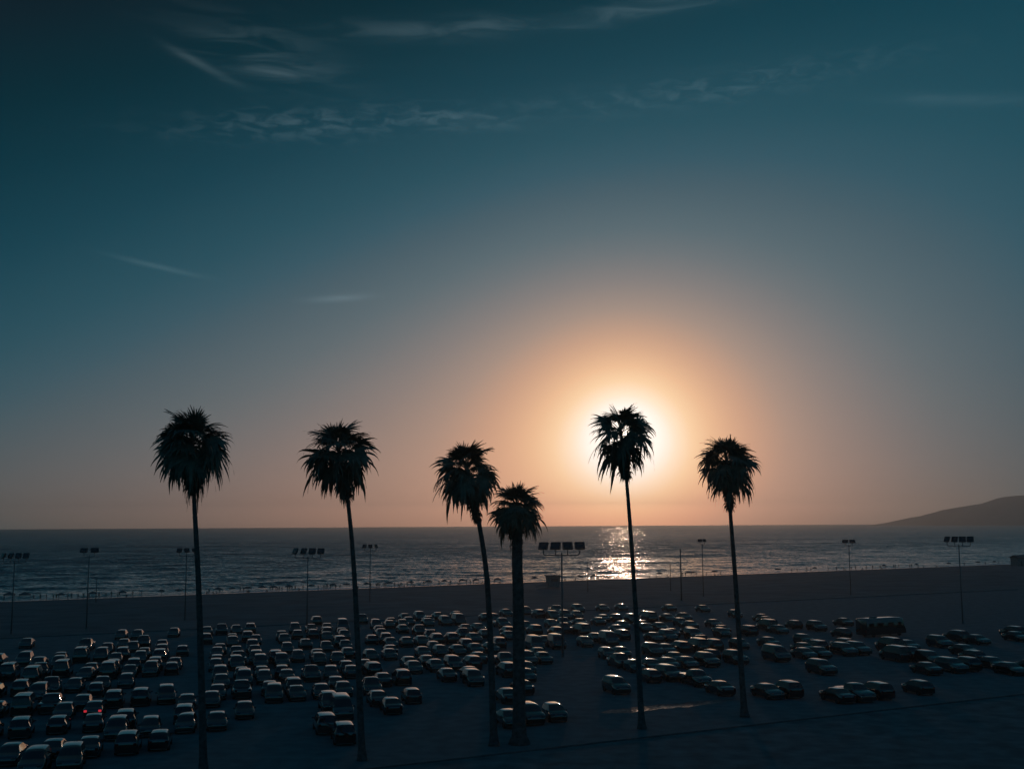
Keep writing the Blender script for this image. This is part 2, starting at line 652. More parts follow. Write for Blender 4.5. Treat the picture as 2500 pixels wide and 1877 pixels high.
def kerb(name, a0, a1, b, w=0.18, h=0.13):
    vs, fs = [], []
    n = 40
    for i in range(n + 1):
        a = a0 + (a1 - a0) * i / n
        for db, z in ((-w / 2, 0.0), (-w / 2, h - 0.02), (-w / 2 + 0.02, h), (w / 2 - 0.02, h), (w / 2, h - 0.02), (w / 2, 0.0)):
            p = lot(a, b + db)
            vs.append((p.x, p.y, z))
    for i in range(n):
        for j in range(5):
            k = i * 6 + j
            fs.append((k, k + 6, k + 7, k + 1))
    return struct(obj(name, new_mesh(name, vs, fs, M_KERB, False)))


kerb('kerb', -95, 220, 87.9)
kerb('kerb', -95, 220, 220.6)

# the bluff the photograph is taken from, behind and below the camera
def bluff_z(p):
    b = -p.x * RV.y + p.y * RV.x
    k = max(0.0, min(1.0, (44 - b) / 42))
    z = 16.6 * k * k * (3 - 2 * k)
    if k > 0:
        z += k * (1 - 0.6 * k) * 1.4 * noise.noise(Vector((p.x, p.y, 2)) * 0.06)
    return z - 0.02


vs, fs = [], []
TS = [-900, -500, -300, -200] + [-140 + 7 * i for i in range(46)] + [200, 300, 500, 900]
SS = [-400, -150, -60, -20, -6, -2] + [2 + 3 * i for i in range(15)]
for s in SS:
    for t in TS:
        p = RV * t + Vector((-RV.y, RV.x, 0)) * s
        vs.append((p.x, p.y, bluff_z(p)))
k = len(TS)
for i in range(len(SS) - 1):
    for j in range(k - 1):
        fs.append((i * k + j, i * k + j + 1, (i + 1) * k + j + 1, (i + 1) * k + j))
M_BLUFF = mat('bluff_scrub', (0.06, 0.07, 0.05), 0.97, spec=0.05, noise_scale=0.2, amount=0.4, bump=0.6)
struct(obj('bluff', new_mesh('bluff', vs, fs, M_BLUFF)))

# the sea: one sheet out to the horizon, with real swell near the shore
random.seed(5)
waves = []
for lam, amp, n in ((46, 0.16, 3), (27, 0.11, 4), (16, 0.06, 5), (10, 0.035, 6)):
    for i in range(n):
        a = R(random.gauss(0, 16 if lam > 20 else 28))
        k = (CN * math.cos(a) + CT * math.sin(a)) * (2 * math.pi / (lam * random.uniform(0.8, 1.25)))
        waves.append((k.x, k.y, random.uniform(0, 6.28), amp * random.uniform(0.6, 1.2) / math.sqrt(n) * 1.4, lam))
vs, fs, shore = [], [], []
NA, rr = 420, [300.0]
while rr[-1] < 12000:
    rr.append(rr[-1] * (1.0058 if rr[-1] < 1500 else 1.02))
rr[-1] = 12000.0
for i, r_ in enumerate(rr):
    dr = r_ * (0.0058 if r_ < 1500 else 0.02)
    act = [(kx, ky, ph, am * max(0, min(1, lam / (3.2 * dr) - 1))) for kx, ky, ph, am, lam in waves]
    act = [w_ for w_ in act if w_[3] > 0]
    for j in range(NA + 1):
        a = R(-44 + 101 * j / NA)
        x, y = r_ * math.sin(a), r_ * math.cos(a)
        s = x * CN.x + y * CN.y
        z = 0
        if s > SHORE - 12:
            for kx, ky, ph, am in act:
                w_ = math.sin(kx * x + ky * y + ph)
                z += am * (w_ + 0.25 * w_ * abs(w_))
            z *= max(0.12, min(1, (s - SHORE + 4) / 45))
        vs.append((x, y, SEA_Z + z))
        shore.append(max(0.0, 0.52 * math.exp(-max(0, s - SHORE) / 9.0) + (0.30 * math.exp(-((s - SHORE - 26) / 5.0) ** 2)) + 0.22 * math.exp(-((s - SHORE - 60) / 6.0) ** 2)))
k = NA + 1
for i in range(len(rr) - 1):
    for j in range(NA):
        fs.append((i * k + j, i * k + j + 1, (i + 1) * k + j + 1, (i + 1) * k + j))
me = new_mesh('sea', vs, fs, M_SEA)
at_ = me.attributes.new('shore', 'FLOAT', 'POINT')
at_.data.foreach_set('value', shore)
sea = struct(obj('sea', me))

# the far headland on the right, eight kilometres off
prof = [(2120, 0), (2160, 5), (2200, 13), (2236, 19), (2269, 26), (2307, 37), (2347, 44), (2402, 51), (2437, 63), (2480, 71),
        (2520, 73), (2600, 75), (2720, 70), (2850, 74), (3000, 72), (3200, 75), (3400, 70)]
vs, fs = [], []
cols = []
for i in range(len(prof) - 1):
    for q in range(8):
        u = q / 8
        cols.append((prof[i][0] + (prof[i + 1][0] - prof[i][0]) * u, prof[i][1] + (prof[i + 1][1] - prof[i][1]) * u))
DH = 8000.0
nr = 14
for ci, (px, hp) in enumerate(cols):
    d = DH - 600 * min(1, ci / 60)
    base = at(px, 1278, d)
    hgt = hp * d / FPX + 2.4
    for q in range(nr + 1):
        u = q / nr
        prof_h = math.sin(math.pi * u) ** 0.8
        off = (u - 0.5) * (600 + hgt * 5)
        x, y = base.x + off * 0.25, base.y + off
        z = hgt * prof_h * (1 + (0.16 * noise.noise(Vector((x, y, 0)) * 0.0022) if 0 < q < nr else 0)) + 3.5 * noise.noise(Vector((x, y, 3)) * 0.012) * prof_h
        vs.append((x, y, SEA_Z - 2 + z))
k = nr + 1
for i in range(len(cols) - 1):
    for j in range(nr):
        fs.append((i * k + j, (i + 1) * k + j, (i + 1) * k + j + 1, i * k + j + 1))
struct(obj('headland', new_mesh('headland', vs, fs, M_ROCK)))

# sunset haze over the bay: one closed box of even, pale air
hz = MB().box((0, 6000, 117), (19000, 13200, 246))
haze = hz.build('haze', None)
haze['kind'] = 'stuff'
haze['label'] = 'thin warm sunset haze over the whole bay'
hm = bpy.data.materials.new('sunset_haze')
hm.use_nodes = True
hm.node_tree.nodes.clear()
pv = hm.node_tree.nodes.new('ShaderNodeVolumePrincipled')
pv.inputs['Color'].default_value = (0.9, 0.9, 0.9, 1)
pv.inputs['Density'].default_value = 0.00016
pv.inputs['Anisotropy'].default_value = 0.78
mo = hm.node_tree.nodes.new('ShaderNodeOutputMaterial')
hm.node_tree.links.new(pv.outputs[0], mo.inputs['Volume'])
haze.data.materials.append(hm)

# ------------------------------------------------------------------ fan palms
def frond_mesh(name, elev, lp, lb, droop, seed, m, nseg=24, spread=125, fold=0.3, thread=0.35, roll=0, join=0.58):
    """one fan leaf growing along +X from the origin: petiole, then a pleated blade whose tips hang"""
    rnd = random.Random(seed)
    mb = MB()
    pts, p = [], Vector((0, 0, 0))
    e = R(elev + 8)
    steps = 6
    for i in range(steps + 1):
        pts.append(p.copy())
        p = p + Vector((math.cos(e), 0, math.sin(e))) * (lp / steps)
        e -= R(18 / steps) * (1.0 if elev > -50 else 0.3)
    mb.tube(pts, [0.05 - 0.022 * i / steps for i in range(steps + 1)], 5)
    hub = pts[-1]
    ea = e - R(8 + 0.22 * (80 - elev))
    e1 = Vector((math.cos(ea), 0, math.sin(ea)))
    e2 = Vector((0, 1, 0))
    e3 = e1.cross(e2)
    e2, e3 = e2 * math.cos(R(roll)) + e3 * math.sin(R(roll)), e3 * math.cos(R(roll)) - e2 * math.sin(R(roll))
    dphi = R(2 * spread / nseg)
    for j in range(nseg):
        phi = R(-spread) + dphi * (j + 0.5) + rnd.uniform(-0.03, 0.03)
        d0 = (e1 * math.cos(phi) + e2 * math.sin(phi) - e3 * fold * abs(math.sin(phi)) * 0.6).normalized()
        wd = (-e1 * math.sin(phi) + e2 * math.cos(phi))
        ln = lb * (0.72 + 0.28 * math.cos(phi)) * rnd.uniform(0.86, 1.1)
        n = 7
        lt = rnd.random()
        tot = ln * (1 + (thread if lt < 0.55 else 0) + (0.55 * thread / 0.5 if lt < 0.12 else 0))
        pos = hub.copy()
        g_end = droop * rnd.uniform(0.7, 1.25)
        row = []
        for i in range(n + 1):
            t = i / n
            if t < join:
                hw = tot * t * math.tan(dphi / 2) * 1.04 + 0.008
            else:
                hw = max(0.010, tot * join * math.tan(dphi / 2) * (1 - (t - join) / (1 - join)) ** 0.8)
            pl = e3 * (0.012 if j % 2 else -0.012)
            row.append(pos + wd * hw + pl)
            row.append(pos - wd * hw - pl)
            g = g_end * max(0, t - 0.22) ** 1.25 * 1.6
            dd = (d0 * max(0.06, 1 - g) + Vector((0, 0, -1)) * g).normalized()
            pos = pos + dd * (tot / n)
        fs = [(2 * i, 2 * i + 1, 2 * i + 3, 2 * i + 2) for i in range(n)]
        mb.add(row, fs)
    return mb.mesh(name, m, False)


LIVE = {}
for e in (80, 62, 45, 28, 10, -8, -26, -44, -62):
    u_ = (80 - e) / 142
    LIVE[e] = [frond_mesh('frond', e, 0.85 + 0.75 * math.sin(math.pi * min(1, u_ * 0.95)) ** 0.8 + 0.12 * (q % 2), 1.15 + 0.22 * min(1, u_ * 2) + 0.06 * q, (0.15 + 1.15 * u_) * k, 100 + e + 7 * q,
                          M_LEAF, nseg=32, spread=140, thread=0.1 + 0.5 * u_, roll=rl) for q, (k, rl) in enumerate(((0.8, -48), (1.0, 8), (1.3, 50), (0.9, -15)))]
DEAD = [frond_mesh('dead_frond', el_, 0.55, 1.05, 1.1, 300 + q, M_DEAD, nseg=16, spread=80, fold=0.8, thread=0.25)
        for q, el_ in enumerate((-46, -58, -70, -80))]


def palm(depth, base_px, pts, grow, skirt_px, radii, label, seed, n_live=36, n_dead=34, size=1.0, e_lo=-45, skirt_w=1.0,
         bias=0.0, tight=0.0):
    """pts: photo points along the visible trunk; grow: pixel of the growing point; skirt_px: y where the dead skirt ends"""
    rnd = random.Random(seed)
    b = at(base_px, 1500, depth)
    base = Vector((b.x, depth, 0))
    root = obj('palm_tree', None, None, base)
    tag(root, label, 'palm tree', 'row of fan palms along the near side of the car park')
    top = at(*grow, depth)
    path = [base] + [at(x, y, depth) for x, y in pts] + [top]
    # resample smoothly
    sm = []
    n = 44
    zs = [p.z for p in path]
    for i in range(n + 1):
        z = top.z * i / n
        k = max(0, min(len(path) - 2, sum(1 for q in zs[1:-1] if q < z)))
        p0, p1 = path[max(0, k - 1)], path[k]
        p2, p3 = path[k + 1], path[min(len(path) - 1, k + 2)]
        u = (z - p1.z) / max(0.01, p2.z - p1.z)
        m1, m2 = (p2.x - p0.x) / max(.01, p2.z - p0.z) * (p2.z - p1.z), (p3.x - p1.x) / max(.01, p3.z - p1.z) * (p2.z - p1.z)
        x = (2 * u ** 3 - 3 * u ** 2 + 1) * p1.x + (u ** 3 - 2 * u ** 2 + u) * m1 + (-2 * u ** 3 + 3 * u ** 2) * p2.x + (u ** 3 - u ** 2) * m2
        sm.append(Vector((x, depth + 0.35 * math.sin(i / n * 3 + seed), z)) - base)
    rings, rads = [], []
    for i, p in enumerate(sm[:-1]):
        q = sm[i + 1]
        for s_ in range(4):
            u = s_ / 4
            f_ = (i + u) / n
            r_ = radii[0] + (radii[1] - radii[0]) * min(1, f_ * 1.15) + radii[0] * 0.7 * math.exp(-f_ * 40)
            rings.append(p + (q - p) * u)
            rads.append(r_ * (1 + 0.05 * (s_ % 2) + 0.03 * rnd.uniform(-1, 1)))
    rings[0].y = 0
    rings[0].z -= 0.15
    MB().tube(rings, rads, 12).build('trunk', M_TRUNK, root, True)
    tip = sm[-1]
    zsk = at(grow[0], skirt_px, depth).z - base.z

    def stem(z):
        for i in range(n):
            if sm[i + 1].z >= z:
                u = (z - sm[i].z) / (sm[i + 1].z - sm[i].z)
                return sm[i] + (sm[i + 1] - sm[i]) * u
        return sm[-1]

    keys = sorted(LIVE, reverse=True)
    for i in range(n_live):
        u = (i + 0.5) / n_live
        e = 84 + (e_lo - 84) * u + rnd.uniform(-10, 10)
        kk = min(keys, key=lambda q: abs(q - e))
        a = i * 2.39996 + rnd.uniform(-0.25, 0.25)
        z = tip.z - 0.05 - 1.35 * size * u
        p = stem(z)
        sc_ = size * rnd.uniform(0.86, 1.12) * (1.0 + bias * math.cos(a))
        obj('frond', rnd.choice(LIVE[kk]), root, p, (R(rnd.uniform(-12, 12)), R(kk - e + rnd.uniform(-3, 3)), a), (sc_, sc_, sc_))
    z_top = tip.z - 1.5 * size
    z_bot = zsk + 1.15
    for i in range(n_dead):
        u = (i + 0.5) / n_dead
        z = z_top + (z_bot - z_top) * u
        a = i * 2.39996 + rnd.uniform(-0.3, 0.3)
        q = min(3, int((u + tight) * 4))
        sc_ = size * rnd.uniform(0.8, 1.1) * skirt_w * (1.05 - 0.25 * u)
        obj('dead_frond', DEAD[q], root, stem(z), (R(rnd.uniform(-10, 10)), R(rnd.uniform(-8, 8)), a), (sc_, sc_, sc_ / skirt_w))
    return root


palm(88.5, 505, [(487, 1440), (477, 1215)], (472, 1064), 1215, (0.30, 0.155),
     'leftmost fan palm, tall with the fullest drooping crown', 21, 62, 34, 1.02, -66, 1.05)
palm(94.4, 888, [(868, 1432), (850, 1222)], (824, 1084), 1232, (0.27, 0.15),
     'second fan palm from the left, leaning left with ragged drooping crown', 22, 48, 32, 1.02, -50, 1.05)
palm(100.0, 1205, [(1190, 1428), (1168, 1268)], (1137, 1132), 1290, (0.30, 0.18),
     'third fan palm from the left, leaning left with a long dead skirt', 33, 48, 40, 0.98, -50, 0.85, 0.0, 0.25)
palm(101.0, 1266, [(1265, 1440), (1263, 1390)], (1262, 1226), 1372, (0.56, 0.44),
     'shortest fan palm with the thickest trunk, beside the third palm', 24, 46, 34, 0.84, -48, 0.95, 0.0, 0.2)
palm(108.0, 1562, [(1550, 1440), (1530, 1170)], (1514, 1042), 1180, (0.27, 0.15),
     'tall slender fan palm standing right in front of the setting sun', 25, 36, 24, 1.05, -50, 1.0)
palm(114.0, 1812, [(1798, 1436), (1783, 1252)], (1772, 1114), 1258, (0.30, 0.17),
     'rightmost fan palm with a square-cut dead skirt under its crown', 26, 48, 36, 1.04, -50, 0.75, 0.0, 0.3)


# ------------------------------------------------------------------ vehicles
def car_meshes(kind):
    """loft a body from cross-sections along Y (front is +Y); returns part name -> (verts, faces)"""
    if kind == 'sedan':
        W_, Z0 = 0.91, 0.93
        st = [(-2.36, .70, 0), (-2.32, .93, 0), (-2.1, .99, 0), (-1.75, 1.03, 0), (-1.62, 1.05, 0), (-1.25, 1.22, 1), (-.95, 1.385, 1), (-.78, 1.432, 2),
              (-.45, 1.446, 2), (-.05, 1.45, 2), (.3, 1.446, 2), (.52, 1.428, 2), (.66, 1.375, 2), (1.0, 1.17, 1), (1.34, 1.0, 0), (1.6, .965, 0), (2.0, .90, 0), (2.25, .80, 0), (2.36, .60, 0)]
        ax = (-1.4, 1.42)
    elif kind == 'hatchback':
        W_, Z0 = 0.88, 0.94
        st = [(-2.02, .72, 0), (-2.0, .98, 0), (-1.95, 1.03, 0), (-1.72, 1.30, 1), (-1.52, 1.44, 1), (-1.35, 1.492, 2), (-.9, 1.507, 2), (-.4, 1.512, 2), (.05, 1.507, 2),
              (.32, 1.487, 2), (.5, 1.43, 2), (.85, 1.24, 1), (1.22, 1.03, 0), (1.5, .98, 0), (1.8, .90, 0), (1.98, .78, 0), (2.04, .58, 0)]
        ax = (-1.25, 1.25)
    elif kind == 'suv':
        W_, Z0 = 0.95, 1.08
        st = [(-2.36, .78, 0), (-2.34, 1.08, 0), (-2.3, 1.15, 0), (-2.12, 1.45, 1), (-1.98, 1.62, 1), (-1.8, 1.715, 2), (-1.3, 1.738, 2), (-.6, 1.745, 2), (0, 1.74, 2), (.3, 1.718, 2),
              (.52, 1.65, 2), (.85, 1.43, 1), (1.2, 1.18, 0), (1.5, 1.12, 0), (1.95, 1.05, 0), (2.25, .95, 0), (2.36, .68, 0)]
        ax = (-1.4, 1.45)
    elif kind == 'van':
        W_, Z0 = 1.0, 1.15
        st = [(-2.6, .8, 0), (-2.58, 1.15, 0), (-2.55, 1.2, 0), (-2.46, 1.75, 1), (-2.38, 1.97, 1), (-2.2, 2.065, 2), (-1.4, 2.086, 2), (-.4, 2.09, 2), (.4, 2.08, 2),
              (.9, 2.02, 2), (1.15, 1.92, 2), (1.6, 1.5, 1), (1.95, 1.24, 0), (2.2, 1.14, 0), (2.48, 1.0, 0), (2.58, .7, 0)]
        ax = (-1.6, 1.65)
    else:                                                             # pickup: bed rails behind the cab
        W_, Z0 = 0.98, 1.12
        st = [(-2.75, .8, 0), (-2.73, 1.1, 0), (-2.5, 1.13, 0), (-1.6, 1.13, 0), (-.75, 1.14, 0), (-.66, 1.5, 1), (-.58, 1.70, 1), (-.35, 1.765, 2), (.1, 1.79, 2),
              (.5, 1.775, 2), (.78, 1.70, 2), (1.1, 1.45, 1), (1.45, 1.2, 0), (1.75, 1.14, 0), (2.3, 1.06, 0), (2.65, .95, 0), (2.75, .7, 0)]
        ax = (-1.75, 1.75)
    top_max = max(s[1] for s in st)
    vs = []
    for y, zt, fl in st:
        endk = 1 - 0.10 * max(0, (abs(y) - (abs(st[0][0]) - 0.45)) / 0.45) ** 2
        w = W_ * endk
        zb = min(Z0, zt - 0.045)
        k = max(0, min(1, (zt - Z0 - 0.03) / (top_max - Z0 - 0.03)))
        wr = w * (0.93 - 0.21 * k)
        dr = 0.03 + 0.045 * k
        half = [(0.82 * w, 0.22), (0.96 * w, 0.32), (w, 0.58 if zt > 0.75 else zt * 0.8), (0.985 * w, zb), (wr, zt - dr), (wr * 0.86, zt - dr * 0.42), (wr * 0.5, zt - dr * 0.1), (0, zt)]
        for x, z in half:
            vs.append((x, y, z))
        for x, z in reversed(half[:-1]):
            vs.append((-x, y, z))
    R_ = 15
    parts = {'body': [], 'windscreen': [], 'rear_window': [], 'side_window_r': [], 'side_window_l': []}
    ns = len(st)
    imax = max(range(ns), key=lambda i: st[i][1])
    for i in range(ns - 1):
        f0, f1 = st[i][2], st[i + 1][2]
        for j in range(R_ - 1):
            q = (i * R_ + j, i * R_ + j + 1, (i + 1) * R_ + j + 1, (i + 1) * R_ + j)
            q = q[::-1]
            tgt = 'body'
            if j in (4, 5, 6, 7, 8, 9):
                if 1 in (f0, f1) and (i >= imax):
                    tgt = 'windscreen'
                elif 1 in (f0, f1):
                    tgt = 'rear_window'
            if j == 3 and f0 + f1 >= 2:
                tgt = 'side_window_r'
            if j == 10 and f0 + f1 >= 2:
                tgt = 'side_window_l'
            parts[tgt].append(q)
        parts['body'].append((i * R_, (i + 1) * R_, (i + 1) * R_ + R_ - 1, i * R_ + R_ - 1))
    parts['body'].append(tuple(range(R_)))
    parts['body'].append(tuple((ns - 1) * R_ + j for j in range(R_ - 1, -1, -1)))
    out = {}
    for nme, fs in parts.items():
        used = sorted({i for f in fs for i in f})
        mp = {i: q for q, i in enumerate(used)}
        out[nme] = ([vs[i] for i in used], [tuple(mp[i] for i in f) for f in fs])
    return out, ax, W_, st


WHEEL = MB().lathe([(0.0, -0.09), (0.2, -0.09), (0.21, -0.11), (0.31, -0.11), (0.335, -0.08), (0.335, 0.08), (0.31, 0.11), (0.21, 0.11), (0.2, 0.09), (0.0, 0.09)], 14, 'X').mesh('wheel', M_TYRE, True)
LAMP = MB().box((0, 0, 0), (0.34, 0.1, 0.15), bev=0.03).mesh('headlight', M_LENS)
TAIL = MB().box((0, 0, 0), (0.26, 0.1, 0.2), bev=0.03).mesh('tail_light', M_TAIL)
TAIL_LIT = MB().box((0, 0, 0), (0.28, 0.12, 0.2), bev=0.03).mesh('tail_light', M_BRAKE)
MIRROR = MB().box((0, 0, 0), (0.2, 0.1, 0.14), bev=0.03).mesh('mirror', M_DARKMETAL)
PROTO = {}
for kind in ('sedan', 'hatchback', 'suv', 'van', 'pickup'):
    parts, ax, W_, st = car_meshes(kind)
    glass = {k: new_mesh('side_window' if k.startswith('side') else k, v, f, M_GLASS) for k, (v, f) in parts.items() if k != 'body'}
    bodies = {p: new_mesh('body', *parts['body'], m) for p, m in PAINTS.items()}
    y0, y1 = st[0][0], st[-1][0]
    fz = {'sedan': .68, 'hatchback': .7, 'suv': .84, 'van': .86, 'pickup': .86}[kind]
    small = [('wheel', WHEEL, (s * (W_ - 0.1), a, 0.335)) for s in (-1, 1) for a in ax]
    lamps = [('headlight', LAMP, (s * W_ * 0.66, y1 - 0.05, fz)) for s in (-1, 1)]
    tails = [('tail_light', TAIL, (s * W_ * 0.74, y0 + 0.02, fz + 0.1)) for s in (-1, 1)]
    zb = {'sedan': .98, 'hatchback': 1.0, 'suv': 1.14, 'van': 1.25, 'pickup': 1.2}[kind]
    ym = {'sedan': 1.0, 'hatchback': .85, 'suv': .9, 'van': 1.55, 'pickup': 1.1}[kind]
    mir = [('mirror', MIRROR, (s * (W_ + 0.08), ym, zb)) for s in (-1, 1)]
    PROTO[kind] = (bodies, glass, small, lamps, tails, mir)

CATS = {'sedan': 'car', 'hatchback': 'hatchback', 'suv': 'suv', 'van': 'van', 'pickup': 'pickup truck'}
NOUN = {'sedan': 'parked saloon car', 'hatchback': 'parked hatchback', 'suv': 'parked tall estate car', 'van': 'parked van', 'pickup': 'parked pickup truck'}


def vehicle(kind, paint, loc, heading, label, group, near, lit=False):
    bodies, glass, small, lamps, tails, mir = PROTO[kind]
    root = obj({'sedan': 'parked_car', 'hatchback': 'parked_hatchback', 'suv': 'parked_suv', 'van': 'parked_van', 'pickup': 'parked_pickup'}[kind],
               None, None, loc, (0, 0, heading))
    tag(root, label, CATS[kind], group)
    obj('body', bodies[paint], root)
    for k, me_ in glass.items():
        obj('side_window' if k.startswith('side') else k, me_, root)
    for nme, me_, p in small:
        obj(nme, me_, root, p)
    if near:
        for nme, me_, p in lamps + mir:
            obj(nme, me_, root, p)
        for nme, me_, p in tails:
            o = obj(nme, TAIL_LIT if lit else me_, root, p)
            if lit:
                o['label'] = 'glowing red brake lamp'
    return root


# (distance of the row, places along it); a place times 1 is a car, entries of BIG are vans and tall cars
ROWS = [
 (216.5, [18.5, 27.6, 36.5, 39.7, 43.5, 47.7, 59.0, 63.6, 70.8, 76.3, 82.4, 87.3]),
 (208.6, [-16.0, -13.5, -7.5, -1.9, 0.6, 3.2, 5.7, 32.3, 36.0, 40.0, 52.1, 64.2, 96.4]),
 (203.4, [-29.7, 13.4, 16.3, 19.4, 22.2, 28.6, 31.1, 33.8, 38.8, 42.5, 45.1, 52.6, 65.9, 68.7, 71.3, 102.6]),
 (193.1, [-19.9, -14.4, -11.5, -1.9, 2.3, 4.9, 10.6, 13.2, 15.8, 18.3, 20.9, 27.8, 32.2, 51.7, 73.5, 76.1, 83.5]),
 (187.9, [-16.4, -12.7, -8.4, 2.3, 6.1, 10.6, 17.8, 20.8, 27.4, 34.4, 43.0, 45.6, 55.0, 60.4, 63.0, 66.3, 70.5, 78.3, 82.0, 86.2, 90.3, 102.8]),
 (177.6, [-29.6, -26.3, -21.6, -18.9, -16.3, -13.4, -10.4, -7.9, -5.1, 0.4, 5.3, 13.5, 18.8, 24.2, 26.7, 34.6, 40.4, 44.2, 48.5, 53.8, 59.8, 63.0, 71.8, 76.0, 84.5, 103.7]),
 (172.4, [-23.8, -21.2, -13.8, -10.7, -7.9, 0.0, 2.7, 5.4, 10.3, 16.3, 19.3, 26.7, 29.2, 31.8, 34.5, 37.1, 40.9, 47.3, 56.2, 61.3, 68.3, 74.3, 77.4, 84.0, 89.4, 101.7]),
 (162.1, [-25.7, -22.1, -19.5, -16.0, -13.3, -10.8, -8.0, -5.5, -0.1, 2.9, 5.4, 8.0, 11.1, 14.0, 18.5, 25.0, 32.0, 37.2, 42.7, 50.9, 60.0, 65.2, 75.0, 79.1, 85.6, 95.6, 102.2, 113.6]),
 (156.9, [-26.8, -22.2, -16.0, -13.5, -10.9, -8.3, -5.7, -0.2, 2.6, 5.7, 8.6, 13.7, 16.5, 21.3, 24.1, 29.3, 32.1, 34.7, 37.6, 40.2, 47.4, 51.3, 56.4, 60.6, 69.5, 72.1, 77.1, 83.2, 88.5, 95.2, 104.0]),
 (146.6, [-24.5, -21.9, -18.7, -16.2, -13.2, -10.6, 0.4, 3.0, 5.5, 8.1, 16.5, 19.1, 25.2, 27.8, 35.5, 45.1, 73.6, 102.3]),
 (141.4, [-19.3, -13.3, 0.6, 3.2, 5.7, 8.5, 11.4, 14.0, 16.6, 19.5, 25.1, 28.1, 30.6, 33.2, 38.2, 41.6, 44.1, 54.4, 56.9, 62.1, 64.6, 67.2, 70.1, 73.1, 77.9, 83.7, 90.8]),
 (132.1, [-21.9, -19.3, -16.8, -13.8, -10.7, -7.9, -5.4, 0.1, 2.8, 5.9, 8.6, 13.6, 19.4, 21.9, 27.8, 30.9, 36.0, 38.9, 52.9, 61.6, 67.7, 84.7, 87.2, 92.5, 116.6, 130.0]),
 (126.9, [-14.9, -12.1, -3.0, -0.5, 6.2, 8.7, 11.4, 14.0, 17.3, 30.1, 37.1, 53.1, 55.6, 58.2, 61.1, 64.6, 69.4, 76.3, 81.4, 83.9, 88.9, 91.4, 98.0, 101.5, 108.3, 116.5, 125.8]),
 (118.1, [-20.2, -17.4, -14.4, -11.3, -8.4, -2.9, 2.9, 11.6, 16.9, 20.7, 34.0, 51.6, 54.3, 92.2, 94.8, 105.5]),
 (112.9, [-8.7, -5.8, -2.7, 0.2, 12.3, 17.6, 30.9, 44.6, 55.7, 75.2, 94.2, 101.8]),
 (105.8, [-16.2, -13.1, -10.3, -7.3, -4.6, 10.0, 55.4, 87.9, 92.2, 94.8, 99.3]),
 (100.6, [-13.8, -11.2, 11.2, 27.4, 29.9, 32.5, 59.4, 61.9, 97.6, 102.3]),
 (94.8, [65.2, 67.7, 70.6, 77.0]),
]
BIG = {(208.6, 64.2), (162.1, -25.7), (162.1, -19.5), (132.1, -7.9), (132.1, 21.9), (132.1, 87.2), (126.9, 69.4), (126.9, 76.3),
       (118.1, -20.2), (118.1, -17.4), (118.1, 92.2), (112.9, 12.3), (112.9, 75.2), (105.8, 10.0), (105.8, 94.8), (100.6, -11.2), (94.8, 70.6)}
rc = random.Random(77)
PAINT_W = ['white'] * 6 + ['silver'] * 6 + ['grey'] * 6 + ['black'] * 5 + ['red'] * 2 + ['blue'] * 3 + ['teal'] + ['beige'] * 2
head_c = R(14.2)
n_rows = len(ROWS)
for ri, (b, places) in enumerate(ROWS):
    away = ri % 2 == 0
    for ci, a in enumerate(places):
        if (b, a) in BIG:
            kind = rc.choice(['van', 'suv', 'suv'])
        else:
            kind = rc.choices(['sedan', 'hatchback', 'suv', 'van', 'pickup'], [50, 16, 25, 2, 7])[0]
        paint = rc.choice(PAINT_W)
        lit = (b, a) == (126.9, -12.1)
        if lit:
            kind, paint = 'sedan', 'blue'
        h = head_c + (math.pi if (away and rc.random() > 0.2) or (not away and rc.random() < 0.2) else 0) + R(rc.gauss(0, 1.5))
        if lit:
            h = head_c
        p = lot(a + rc.uniform(-0.08, 0.08), b + rc.gauss(0, 0.22), 0.004)
        if lit:
            label = 'blue saloon car with two glowing red brake lamps, left side of the car park'
        else:
            where = 'row nearest the beach' if ri == 0 else ('row nearest the palms' if ri == n_rows - 1 else ordinal(ri + 1) + ' row from the beach')
            label = 'dark %s, %s from the left in the %s' % (NOUN[kind], ordinal(ci + 1), where)
        vehicle(kind, paint, p, h, label, 'vehicles parked in rows in the car park', b < 165, lit)

# motorhome parked lengthways on the right
mh = obj('motorhome', None, None, lot(109.6, 144.5, 0.004), (0, 0, R(28.8 - 90)))
tag(mh, 'long pale motorhome with a flat bright roof, parked lengthways on the right', 'motorhome')
M_MH = PAINTS['white']
st_mh = [(-4.3, 2.85), (-4.22, 2.98), (-3.0, 3.02), (0, 3.03), (2.6, 3.01), (3.7, 2.96), (4.1, 2.75), (4.2, 2.1), (4.45, 1.5), (4.6, 1.15), (4.66, .8)]
vs, fs = [], []
for y, zt in st_mh:
    half = [(1.05, 0.35), (1.18, 0.45), (1.2, min(1.2, zt * .8)), (1.19, zt - .12), (1.1, zt - 0.03), (.6, zt - .01), (0, zt)]
    for x, z in half:
        vs.append((x, y, z))
    for x, z in reversed(half[:-1]):
        vs.append((-x, y, z))
k = 13
for i in range(len(st_mh) - 1):
    for j in range(k - 1):
        fs.append((i * k + j + 1, i * k + j, (i + 1) * k + j, (i + 1) * k + j + 1))
    fs.append((i * k, (i + 1) * k, (i + 1) * k + k - 1, i * k + k - 1))
fs += [tuple(range(k)), tuple((len(st_mh) - 1) * k + j for j in range(k - 1, -1, -1))]
obj('body', new_mesh('body', vs, fs, M_MH), mh)
MB().box((0, 4.34, 1.85), (1.9, 0.06, 0.75), Matrix.Rotation(R(18), 3, 'X'), bev=0.02).build('windscreen', M_GLASS, mh)
